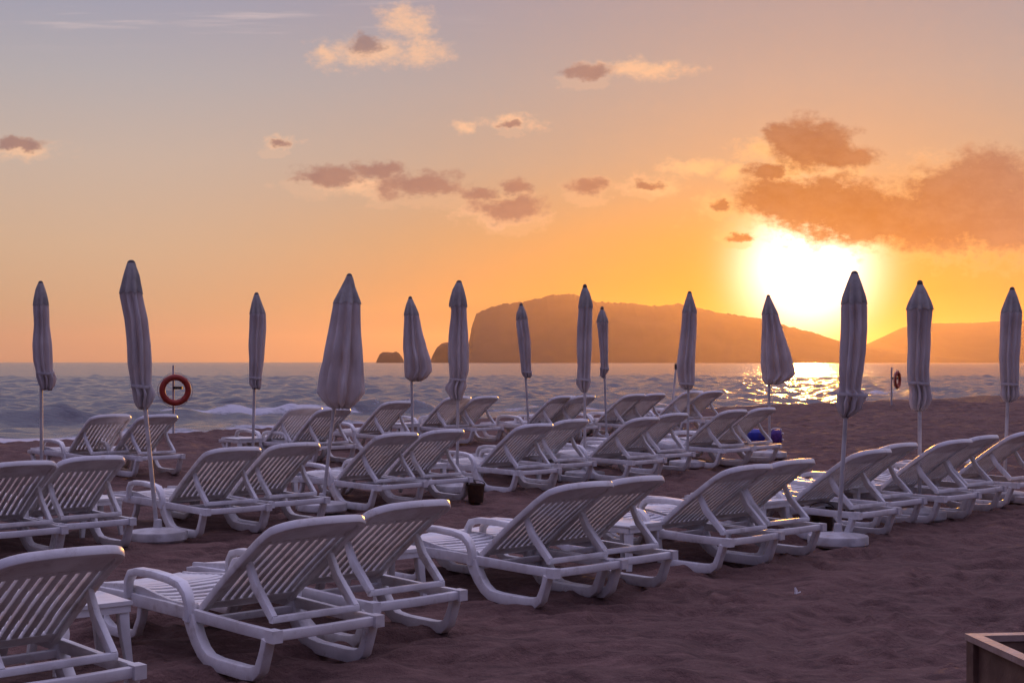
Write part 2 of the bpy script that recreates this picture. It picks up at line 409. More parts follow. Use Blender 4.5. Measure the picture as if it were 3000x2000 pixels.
def build_sand():
    ys = [-220, -120, -60, -30, -15, -8, -4, -1, 1, 2, 3, 3.6]
    y = 4.0
    while y < 110:
        ys.append(y); y += max(.024, .0032 * y if y < 40 else .012 * y)
    ys = np.array(ys); n = 640
    t = np.linspace(-1, 1, n)
    outer = np.array([1.06, 1.2, 1.5, 2.2, 4, 8, 16, 30])
    t = np.concatenate([-outer[::-1], t, outer])
    half = 0.40 * np.maximum(ys, 5) + .6
    Xg = t[None, :] * half[:, None]; Yg = np.repeat(ys[:, None], len(t), 1)
    s = shore_s(Xg, Yg)
    z = g0(Xg, Yg)
    # raked and trampled surface, finer close to the eye
    wx = vnoise(Xg, Yg, 1.3, 1) * .5; wy = vnoise(Xg, Yg, 1.3, 2) * .5
    a = Xg * .96 + Yg * .28 + wx; b = Yg * .96 - Xg * .28 + wy
    bump = vnoise(Xg, Yg, 4.0, 3) * .025 + vnoise(Xg + wx, Yg + wy, .8, 4) * .03 - .022
    bump += vnoise(a * .5, b * 1.3, .24, 5) * .085 + vnoise(a * .5, b * 1.3, .11, 6) * .05 + vnoise(a, b, .06, 7) * .014
    hol = np.clip(vnoise(a, b * 1.2, .33, 8) - .12, 0, 1)
    bump -= hol * .07
    near = np.clip((Yg + 2) / 4, 0, 1)
    fr = np.random.default_rng(78); prints = []
    for tr in range(16):                                   # walking tracks
        x0, y0, a0 = fr.uniform(-3, 6), fr.uniform(4, 16), fr.uniform(-.5, 3.6)
        for k in range(22):
            a0 += fr.normal(0, .06); x0 += .66 * math.cos(a0); y0 += .66 * math.sin(a0); sd_ = .09 * (1 if k % 2 else -1)
            prints.append((x0 - sd_ * math.sin(a0), y0 + sd_ * math.cos(a0), a0 + fr.normal(0, .15), fr.uniform(.018, .038)))
    for k in range(260): prints.append((fr.uniform(-3, 7), fr.uniform(4.3, 15), fr.uniform(0, 6.28), fr.uniform(.012, .035)))
    for (fx, fy, fa, dep) in prints:
        i0, i1 = np.searchsorted(ys, [fy - .35, fy + .35])
        if i1 <= i0: continue
        dx, dy = Xg[i0:i1] - fx, Yg[i0:i1] - fy
        u_ = dx * math.cos(fa) + dy * math.sin(fa); v_ = -dx * math.sin(fa) + dy * math.cos(fa)
        q_ = (u_ / .15) ** 2 + (v_ / .062) ** 2
        bump[i0:i1] += -dep * np.exp(-q_ ** 1.5) + dep * .42 * np.exp(-((np.sqrt(q_) - 1.45) / .38) ** 2)
    z = z + bump * np.where(s > 3, .4, 1) * near
    # berm edge, then the beach face falls to the water
    drop = np.where(s > 0, .11 * (np.sqrt(s * s + .36) - .6), 0)
    edge = .05 * np.exp(-((s + .6) / .8) ** 2)
    z = z + edge - drop
    z = np.maximum(z, SEA_Z - 2.5)
    V = np.stack([Xg, Yg, z], -1).reshape(-1, 3)
    me = np_mesh('beach_sand', V, grid_quads(len(ys), len(t)))
    at = me.attributes.new('wet', 'FLOAT', 'POINT')
    wet = np.clip((s - 2.0) / 5, 0, 1)
    at.data.foreach_set('value', wet.astype(np.float32).ravel())
    o = link('beach_sand', me, M['sand']); tag(o, 'dark raked and trampled beach sand', kind='structure')
build_sand()

def build_sea():
    rl = [22.0]
    while rl[-1] < 9700: rl.append(rl[-1] * (1 + (.0042 if rl[-1] < 210 else .013)))
    r = np.array(rl); n = len(r)
    th_f = np.linspace(-24, 24, 520)
    th = np.radians(np.concatenate([[-180, -150, -120, -90, -70, -55, -45, -38, -33, -29, -26], th_f, [26, 29, 33, 38, 45, 55, 70, 90, 120, 150, 180]]))
    Rg = np.repeat(r[:, None], len(th), 1); Tg = np.repeat(th[None, :], n, 0)
    X = Rg * np.sin(Tg); Y = Rg * np.cos(Tg)
    step = Rg * np.where(Rg < 210, .0042, .013)
    lat = Rg * math.radians(48 / 520.)
    z = np.zeros_like(X)
    rr = np.random.default_rng(5)
    cosn, sinn = -.63, .77
    for k in range(90):
        L = 1.0 * (6.5 / 1.0) ** rr.random()
        ang = math.atan2(sinn, cosn) + rr.normal(0, .95)
        kx, ky = math.cos(ang) * 2 * math.pi / L, math.sin(ang) * 2 * math.pi / L
        A = .0050 * L ** .70
        # fade parts the mesh cannot carry
        kr = np.abs(kx * np.sin(Tg) + ky * np.cos(Tg)); kl = np.abs(kx * np.cos(Tg) - ky * np.sin(Tg))
        q = np.maximum(kr * step, kl * lat) / (2 * math.pi)
        fade = np.clip((.34 - q) / .16, 0, 1)
        ph = kx * X + ky * Y + rr.random() * 6.28 + vnoise(X, Y, L * 6, 100 + k) * 3.0
        z += A * fade * (np.exp(1.3 * np.sin(ph)) - 1.47) / 1.25
    far = np.clip((Rg - 55) / 110, 0, 1)
    for k in range(34):
        L = 10 * 4.5 ** rr.random(); ang = math.atan2(sinn, cosn) + rr.normal(0, .75)
        kx, ky = math.cos(ang) * 2 * math.pi / L, math.sin(ang) * 2 * math.pi / L
        kr = np.abs(kx * np.sin(Tg) + ky * np.cos(Tg)); kl = np.abs(kx * np.cos(Tg) - ky * np.sin(Tg))
        q = np.maximum(kr * step, kl * lat) / (2 * math.pi); fade = np.clip((.34 - q) / .16, 0, 1) * far
        z += .0011 * L ** .8 * fade * np.sin(kx * X + ky * Y + rr.random() * 6.28 + vnoise(X, Y, L * 3, 400 + k) * 4)
    s = shore_s(X, Y)
    calm = np.clip((s - 4) / 22, 0.12, 1)
    z *= calm
    foam = np.zeros_like(X)
    along = X * .77 + Y * .63
    def breaker(off, hgt, width, seed, f0, fl):
        nonlocal z, foam
        c = off + vnoise(along, along * 0 + seed, 9, seed) * 3.0
        dd = s - c
        mod = .45 + .9 * np.clip(vnoise(along, along * 0 + 3, 11, seed + 1) + .45, 0, 1)
        prof = np.where(dd < 0, np.exp(-(dd / (width * .55)) ** 2), np.exp(-(dd / (width * 1.5)) ** 2))
        z += hgt * mod * prof
        fn = np.clip(vnoise(along, along * 0 + 9, 7, seed + 2) + fl, 0, 1)
        foam = np.maximum(foam, f0 * fn * np.exp(-((dd + width * .35) / (width * .55)) ** 2) * 1.5)
    a_ = np.exp(-((along - 27.5) / 10) ** 2)
    fo = foam
    breaker(24, .20, 1.9, 21, .3, .0)
    c = 24 + vnoise(along, along * 0 + 2, 6, 77) * 2.2; dd = s - c
    z += .24 * a_ * np.where(dd < 0, np.exp(-(dd / .9) ** 2), np.exp(-(dd / 3.0) ** 2))
    foam = np.maximum(foam, (.78 + vnoise(X, Y, 1.1, 91) * 1.1) * np.exp(-((along - 29) / 7.5) ** 2) * np.exp(-((dd + .7) / .85) ** 2))
    foam = np.maximum(foam, .8 * np.exp(-((along - 44) / 9) ** 2) * np.exp(-((s - 21 + vnoise(along, along * 0, 8, 5) * 3) / 1.0) ** 2))
    breaker(15, .16, 1.4, 31, .55, .22)
    left = .35 + .65 / (1 + np.exp((along - 38) / 4))
    wash = np.exp(-((s - 10.5) / 4.2) ** 2) * (.92 + vnoise(X, Y, 2.2, 55) * .5) * left
    foam = np.maximum(foam, wash)
    foam = np.maximum(foam, .62 * np.exp(-((s - 34) / 5) ** 2) * np.exp(-((along - 75) / 16) ** 2) * (.7 + vnoise(X, Y, 4, 57)))
    foam = np.clip(foam + .22 * np.exp(-((s - 16) / 8) ** 2) * (vnoise(X, Y, 3, 56) + .3), 0, 1)
    V = np.stack([X, Y, z + SEA_Z], -1).reshape(-1, 3)
    # inner disc keeps the sheet closed under the beach
    me = np_mesh('sea_water', V, grid_quads(n, len(th)))
    at = me.attributes.new('foam', 'FLOAT', 'POINT'); at.data.foreach_set('value', foam.astype(np.float32).ravel())
    o = link('sea_water', me, M['sea']); tag(o, 'choppy evening sea with a low breaker and foam', kind='structure')
build_sea()

# ------------------------------------------------------------------ hills and islets
def ridge(name, prof, D, depth, label, seed, rough=1.0, steep=1.5):
    xs = np.array([p[0] for p in prof], float); ysx = np.array([p[1] for p in prof], float)
    n = int((xs[-1] - xs[0]) / 1.6) + 2; m = 44
    px = np.linspace(xs[0], xs[-1], n)
    hpx = HOR - np.interp(px, xs, ysx)
    t = np.linspace(-1, 1, m)
    rr = np.random.default_rng(seed)
    tree = rr.random(n) * 2.2 + vnoise(px, px * 0 + 1, 9, seed) * 5
    tree = np.where(hpx > 8, tree * rough, 0)
    PX = np.repeat(px[None, :], m, 0); TT = np.repeat(t[:, None], n, 1)
    HH = np.repeat(hpx[None, :], m, 0) + np.exp(-(TT / .10) ** 2) * tree[None, :]
    dist = D + TT * depth
    Xw = (PX - 1500) / F * D + TT * 0
    wob = vnoise(Xw + TT * 90, TT * depth, depth * .35, seed + 3)
    prof_t = np.clip(1 - np.abs(TT) ** steep, 0, 1)
    z = HH / F * D * prof_t * (1 + wob * .35 * np.abs(TT)) + (vnoise(Xw, TT * depth, 60, seed + 5) * 3 * rough) * (prof_t > 0.02) * np.clip(np.abs(TT) * 3, 0, 1)
    z = z + SEA_Z - np.where(np.abs(TT) > .98, 1, 0)
    V = np.stack([Xw, dist, z + (H - SEA_Z) * 0 + (H + .4) * prof_t], -1).reshape(-1, 3)
    me = np_mesh(name, V, grid_quads(m, n), smooth=True)
    o = link(name, me, M['hill']); tag(o, label, kind='structure')

ridge('headland_hill', [(1374, 1062), (1376, 1030), (1380, 985), (1386, 945), (1396, 921), (1412, 910), (1432, 903), (1465, 893), (1500, 888), (1540, 884), (1560, 880), (1600, 868), (1640, 863), (1680, 862),
      (1715, 870), (1740, 884), (1800, 888), (1850, 889), (1900, 897), (1950, 896), (1985, 891), (2030, 900), (2080, 912), (2150, 924), (2200, 931),
      (2260, 940), (2300, 955), (2370, 972), (2430, 993), (2480, 1008), (2560, 1022), (2660, 1038), (2780, 1055), (2830, 1062)],
      3600, 420, 'hazy steep headland behind the bay', 3)
ridge('distant_hill', [(2300, 1064), (2400, 1048), (2470, 1032), (2530, 1015), (2570, 1001), (2610, 980), (2650, 959), (2680, 951), (2740, 947), (2800, 947), (2870, 946), (2930, 941),
      (3000, 938), (3120, 925), (3300, 935), (3600, 990), (3900, 1062)], 4700, 600, 'pale far hill to the right of the sunset', 5, .35)
ridge('rock_islet', [(1103, 1063), (1107, 1050), (1113, 1037), (1122, 1031), (1140, 1031), (1150, 1033), (1160, 1029), (1168, 1034), (1176, 1044), (1186, 1063)],
      3300, 30, 'small low rock islet on the horizon', 7, .25, 3)
ridge('rock_islet', [(1260, 1063), (1268, 1040), (1280, 1018), (1292, 1007), (1305, 1003), (1330, 1003), (1350, 1005), (1372, 1012), (1384, 1063)],
      3350, 45, 'rock islet close to the headland cliff', 9, .25, 3)

# ------------------------------------------------------------------ sun lounger
HEADZ = .86; HEADY = -.75
BR = [(0.0, .345), (-.12, .44), (-.27, .555), (-.42, .66), (-.55, .75), (-.66, .815), (-.75, .855)]
BRL = [0]
for a_, b_ in zip(BR, BR[1:]): BRL.append(BRL[-1] + math.hypot(b_[0] - a_[0], b_[1] - a_[1]))
BLEN = BRL[-1]
def br(s_):
    s_ = max(-.05, min(BLEN, s_))
    y = float(np.interp(s_, BRL, [p[0] for p in BR])); z = float(np.interp(s_, BRL, [p[1] for p in BR]))
    e = .03
    y1 = float(np.interp(min(s_ + e, BLEN), BRL, [p[0] for p in BR])); z1 = float(np.interp(min(s_ + e, BLEN), BRL, [p[1] for p in BR]))
    y2 = float(np.interp(max(s_ - e, 0), BRL, [p[0] for p in BR])); z2 = float(np.interp(max(s_ - e, 0), BRL, [p[1] for p in BR]))
    t = Vector((0, y1 - y2, z1 - z2)).normalized()
    return Vector((0, y, z)), Vector((0, t.z, -t.y)) * 1.0      # point, normal on the sitting side
def brp(a, s_, off=0.0):
    p, n = br(s_); return Vector((a, p.y, p.z)) + n * off

def make_lounger():
    root = empty('sun_lounger', (0, 0, 0)); P = M['plastic']
    # frame: side rails, head bar, foot bar
    m = MB()
    for sx in (-1, 1):
        x = sx * .318
        m.sweep([(x, -.73, .308), (x, -.45, .308), (x, -.1, .314), (x, .3, .318), (x, .8, .318), (x, 1.1, .314), (x, 1.24, .30)], .034,
                [.058, .058, .062, .07, .07, .06, .05], side=(1, 0, 0))
        m.box(x - .030, x + .030, -.775, -.70, .276, .338)
    m.sweep([(-.30, -.735, .306), (0, -.74, .304), (.30, -.735, .306)], .045, .05, side=(0, 1, 0))
    m.sweep([(-.30, 1.245, .298), (0, 1.26, .298), (.30, 1.245, .298)], .045, .05, side=(0, 1, 0))
    m.sweep([(-.30, .02, .275), (.30, .02, .275)], .04, .04, side=(0, 1, 0))
    m.sweep([(-.30, .62, .275), (.30, .62, .275)], .04, .04, side=(0, 1, 0))
    m.build('frame', P, root)
    # rear legs: flat U loops under the hinge, both sides
    for sx in (-1, 1):
        m = MB(); x = sx * .322
        pts = [(x, .040, .235), (x, .012, .18), (x, -.03, .12), (x, -.085, .065), (x, -.15, .030), (x, -.25, .020), (x, -.50, .020), (x, -.585, .028),
               (x, -.635, .06), (x, -.662, .12), (x, -.682, .17), (x, -.695, .215)]
        m.sweep(pts, [.060] * 12, [.095, .088, .080, .074, .072, .072, .072, .072, .056, .046, .042, .046], side=(1, 0, 0), rad=.25)
        m.build('leg', P, root)
    # front legs
    for sx in (-1, 1):
        m = MB(); x = sx * .300
        pts = [(x, 1.16, .225), (x, 1.13, .15), (x, 1.07, .07), (x, .98, .034), (x, .76, .032), (x, .68, .06), (x, .63, .14), (x, .61, .225)]
        m.sweep(pts, .050, [.07, .062, .06, .058, .058, .046, .042, .05], side=(1, 0, 0))
        m.build('leg', P, root)
    # arm rests
    for sx in (-1, 1):
        m = MB(); x = sx * .342
        pts = [(x, .045, .285), (x, .03, .36), (x, .055, .425), (x, .11, .468), (x, .22, .486), (x, .40, .494), (x, .57, .490), (x, .66, .472), (x, .70, .425), (x, .71, .33)]
        m.sweep(pts, [.050, .054, .060, .064, .064, .064, .064, .060, .052, .046], [.055, .050, .048, .046, .046, .046, .046, .044, .040, .040], side=(1, 0, 0), rad=.5)
        m.build('armrest', P, root)
    # seat of cross slats on a curved profile
    m = MB(); prof = [(.03, .352), (.15, .340), (.3, .338), (.45, .352), (.6, .372), (.75, .376), (.9, .362), (1.05, .346), (1.2, .336)]
    zy = lambda y: float(np.interp(y, [p[0] for p in prof], [p[1] for p in prof]))
    n = 17
    for k in range(n):
        y = .045 + k * (1.17 / (n - 1))
        m.sweep([(-.292, y, zy(y) + .004), (-.20, y, zy(y) - .004), (0, y, zy(y) - .009), (.20, y, zy(y) - .004), (.292, y, zy(y) + .004)], .052, .020, side=(0, 1, 0))
    for x in (-.298, .298):
        m.sweep([(x, p[0], p[1]) for p in prof], .022, .045, side=(1, 0, 0))
    m.build('seat', P, root)
    # backrest: rim rail with rounded shoulders, lengthwise slats, solid head panel
    b = MB(); W = .278; r = .13; path = []; nor = []
    for k in range(9): path.append((-W, k / 8 * (BLEN - r)))
    for k in range(1, 7):
        an = R(180 - 90 * k / 6); path.append((-W + r + r * math.cos(an), BLEN - r + r * math.sin(an) * .92))
    for k in range(1, 4): path.append((-W + r + (2 * W - 2 * r) * k / 4, BLEN - r + r * .92 + .012 * math.sin(math.pi * k / 4)))
    for k in range(0, 7):
        an = R(90 - 90 * k / 6); path.append((W - r + r * math.cos(an), BLEN - r + r * math.sin(an) * .92))
    for k in range(7, -1, -1): path.append((W, k / 8 * (BLEN - r)))
    pts = [brp(a, s_) for a, s_ in path]; nor = [br(s_)[1] for a, s_ in path]
    b.sweep(pts, .046, .046, normal=nor, rad=.5)
    ns = 9
    for k in range(ns):
        a = -.226 + .452 * k / (ns - 1)
        sl = [brp(a, .05 + (BLEN - .27) * j / 8, .004) for j in range(9)]
        b.sweep(sl, .035, .022, normal=[br(.05 + (BLEN - .27) * j / 8)[1] for j in range(9)])
    b.sweep([brp(a, .045) for a in (-.26, 0, .26)], .07, .022, normal=[br(.045)[1]] * 3)
    back = b.build('backrest', P, root)
    h = MB(); nr, nc = 9, 17; vt = []
    for side_ in (.007, -.007):
        rows = []
        for i in range(nr):
            s0 = BLEN - .245 + .225 * i / (nr - 1); row = []
            over = max(0.0, s0 - (BLEN - r)); wlim = W - .012 - (r - math.sqrt(max(r * r - (over / .92) ** 2, 0)) if over > 0 else 0)
            for j in range(nc):
                a = -wlim + 2 * wlim * j / (nc - 1)
                row.append(h.bm.verts.new(brp(a, s0, side_ + .004 * math.sin(i))))
            rows.append(row)
        vt.append(rows)
    for q, rows in enumerate(vt):
        for i in range(nr - 1):
            for j in range(nc - 1):
                h.bm.faces.new((rows[i][j], rows[i][j + 1], rows[i + 1][j + 1], rows[i + 1][j]))
    A, B = vt
    for j in range(nc - 1):
        for i in (0, nr - 1): h.bm.faces.new((A[i][j], A[i][j + 1], B[i][j + 1], B[i][j]))
    for i in range(nr - 1):
        for j in (0, nc - 1): h.bm.faces.new((A[i][j], A[i + 1][j], B[i + 1][j], B[i][j]))
    h.build('head_panel', P, back)
    # prop frame that holds the backrest up
    m = MB(); ptop = br(.56 * BLEN)[0]
    for sx in (-1, 1):
        x = sx * .255
        m.sweep([(x, ptop.y - .005, ptop.z - .02), (x, ptop.y - .07, ptop.z - .13), (x, -.64, .372)], [.03, .034, .034], [.040, .052, .046], side=(1, 0, 0))
    m.sweep([(-.27, -.64, .368), (.27, -.64, .368)], .040, .034, side=(0, 1, 0))
    m.build('prop_frame', P, root)
    for ch in root.children:                      # rails sit a little lower on the short legs
        for c2 in (ch,) + tuple(ch.children):
            if not c2.name.startswith('leg'):
                for v in c2.data.vertices: v.co.z -= .07
    return root

def px2D(y, z_above, h_ground=True):
    """distance of a point z_above the sand seen at image row y (sand slope included)"""
    D = F * (H - z_above) / (y - HOR)
    for _ in range(30): D = F * (H - z_above - gh(0, D)) / (y - HOR)
    return D

AX = R(43)
W_ = Vector((math.cos(AX), math.sin(AX), 0)); F_ = Vector((-math.sin(AX), math.cos(AX), 0))
G1 = 'white loungers of the front row'; G2 = 'white loungers of the middle row'; G3 = 'white loungers of the back row by the water'
LG = [
 # corner px of the backrest's far top corner, label, group, key
 (378, 1600, 'white lounger cut off by the lower left corner of the photo', G1, 'L0'),
 (1084, 1511, 'nearest whole white lounger, left one of its pair, right of the nearest side table', G1, 'L1a'),
 (1332, 1466, 'white lounger right of the nearest whole one, its headrest tip brightly sunlit', G1, 'L1b'),
 (1808, 1412, 'left lounger of the middle front row pair, its U shaped leg in full view', G1, 'L2a'),
 (1956, 1396, 'right lounger of the middle front row pair, next to the sunlit side table', G1, 'L2b'),
 (2272, 1362, 'left lounger of the pair just left of the nearest right hand parasol base', G1, 'L3a'),
 (2396, 1347, 'right lounger of the pair just left of the nearest right hand parasol base', G1, 'L3b'),
 (2619, 1318, 'lounger directly behind the pole of the nearest right hand parasol', G1, 'L4a'),
 (2695, 1300, 'lounger whose headrest touches the pole of the second parasol from the right', G1, 'L4b'),
 (2855, 1290, 'left lounger of the pair between the last two parasols on the right', G1, 'L5a'),
 (2931, 1278, 'right lounger of the pair between the last two parasols on the right', G1, 'L5b'),
 (3056, 1266, 'lounger at the right edge of the photo behind the rightmost parasol pole', G1, 'L6a'),
 (172, 1352, 'middle row lounger at the left edge of the photo, its left part cut off', G2, 'R0a'),
 (373, 1337, 'whole middle row lounger just left of the big left parasol base', G2, 'R0b'),
 (773, 1312, 'middle row lounger right behind the big left parasol base, left one of its pair', G2, 'R1a'),
 (945, 1299, 'middle row lounger just left of the pole of the widest half open parasol', G2, 'R1b'),
 (1233, 1270, 'middle row lounger right of the widest parasol pole, left one of its pair', G2, 'R2a'),
 (1367, 1261, 'middle row lounger crossed by the pole of the parasol beside the headland cliff', G2, 'R2b'),
 (1628, 1244, 'middle row lounger right of the brown bucket, left one of its pair', G2, 'R3a'),
 (1731, 1231, 'middle row lounger right of the brown bucket, right one of its pair', G2, 'R3b'),
 (1938, 1225, 'left lounger of the middle row pair in front of the leaning thin post', G2, 'R4a'),
 (2022, 1213, 'right lounger of the middle row pair in front of the leaning thin post', G2, 'R4b'),
 (2195, 1203, 'left lounger of the last middle row pair, left of the blue tub', G2, 'R5a'),
 (2277, 1197, 'lounger with the blue tub under its backrest', G2, 'R5b'),
 (389, 1217, 'back row lounger at the left, left of the large lifebuoy post', G3, 'S0a'),
 (526, 1217, 'back row lounger directly below the large lifebuoy', G3, 'S0b'),
 (950, 1194, 'back row lounger left of the widest half open parasol', G3, 'S1a'),
 (1033, 1198, 'back row lounger under the hem of the widest half open parasol', G3, 'S1b'),
 (1211, 1178, 'single back row lounger below the flared parasol near the small islets', G3, 'S2a'),
 (1385, 1164, 'back row lounger behind the pole of the parasol beside the headland cliff', G3, 'S3a'),
 (1464, 1163, 'back row lounger just right of the parasol beside the headland cliff', G3, 'S3b'),
 (1693, 1162, 'left back row lounger of the pair beside the two slim close parasols', G3, 'S4a'),
 (1749, 1161, 'right back row lounger of the pair beside the two slim close parasols', G3, 'S4b'),
 (1896, 1157, 'left lounger of the back row pair right of the slim parasols', G3, 'S5a'),
 (1954, 1155, 'right lounger of the back row pair right of the slim parasols', G3, 'S5b'),
 (2065, 1148, 'left lounger of the last back row pair, under the ragged parasol hem', G3, 'S6a'),
 (2121, 1148, 'rightmost back row lounger, with open sea behind it', G3, 'S6b'),
]
proto = make_lounger()
HINGE = {}
for i, (px, py, label, grp, key) in enumerate(LG):
    D = px2D(py, HEADZ - .07); X = (px - 1500) / F * D
    rz = AX + (R(random.uniform(-1.6, 1.6)) if i > 2 else 0)
    c, s_ = math.cos(rz), math.sin(rz)
    lx, ly = .285, HEADY + .02
    ox = X - (lx * c - ly * s_); oy = D - (lx * s_ + ly * c)
    o = proto if i == 0 else copy_thing(proto, (0, 0, 0), 0)
    o.location = (ox, oy, gh(ox, oy) + .002); o.rotation_euler = (0, 0, rz)
    tag(o, label, 'sun lounger', grp); HINGE[key] = (ox, oy)

# ------------------------------------------------------------------ side tables
def make_table():
    root = empty('side_table', (0, 0, 0)); P = M['table']; hz = .34
    m = MB(); m.sweep([(0, -.21, hz), (0, .21, hz)], .42, .022, side=(1, 0, 0), rad=.9)
    for a in (-1, 1):
        m.box(a * .198 - .006, a * .198 + .006, -.195, .195, hz - .05, hz - .012); m.box(-.192, .192, a * .198 - .006, a * .198 + .006, hz - .05, hz - .012)
    m.build('table_top', P, root)
    for sx in (-1, 1):
        for sy in (-1, 1):
            m = MB(); m.sweep([(sx * .165, sy * .165, hz - .014), (sx * .175, sy * .175, .18), (sx * .195, sy * .195, 0)], [.062, .052, .036], [.062, .052, .036], side=(1, 0, 0), rad=.3)
            m.build('leg', P, root)
    return root
tabs = [('L1a', 'nearest white side table, between the cut off lounger and the nearest whole one'),
        ('L2a', 'white side table between the two nearest pairs of loungers, mostly hidden'),
        ('L3a', 'white side table with a bright sunlit top, right of the middle front pair'),
        ('L4a', 'white side table behind the pole of the nearest right hand parasol'),
        ('L5a', 'white side table behind the second parasol pole from the right'),
        ('R1a', 'white side table behind the big left parasol base'),
        ('R2a', 'white side table just right of the widest parasol pole'),
        ('R3a', 'white side table just left of the brown bucket row gap'),
        ('R4a', 'white side table in the middle row, left of the leaning thin post'),
        ('R5a', 'white side table in the middle row, left of the last middle pair'),
        ('S1a', 'white side table in the back row left of the widest parasol'),
        ('S3a', 'white side table in the back row left of the parasol beside the cliff'),
        ('S5a', 'white side table in the back row right of the slim parasols')]
tp = make_table()
for i, (k, lab) in enumerate(tabs):
    hx, hy = HINGE[k]; p = Vector((hx, hy, 0)) - W_ * .56 + F_ * .14
    if k == 'L1a': p = Vector((hx, hy, 0)) - W_ * .80 + F_ * .38
    if k == 'L2a': p = Vector((hx, hy, 0)) - W_ * .80 + F_ * .42
    if k[0] == 'R': p = Vector((hx, hy, 0)) - W_ * .92 + F_ * .30
    if k == 'L3a': p = Vector((hx, hy, 0)) - W_ * .50 + F_ * .12
    o = tp if i == 0 else copy_thing(tp, (0, 0, 0), 0)
    o.location = (p.x, p.y, gh(p.x, p.y) - .01); o.rotation_euler = (0, 0, AX + R(random.uniform(-5, 5)))
    tag(o, lab, 'side table', 'white side tables between the loungers')

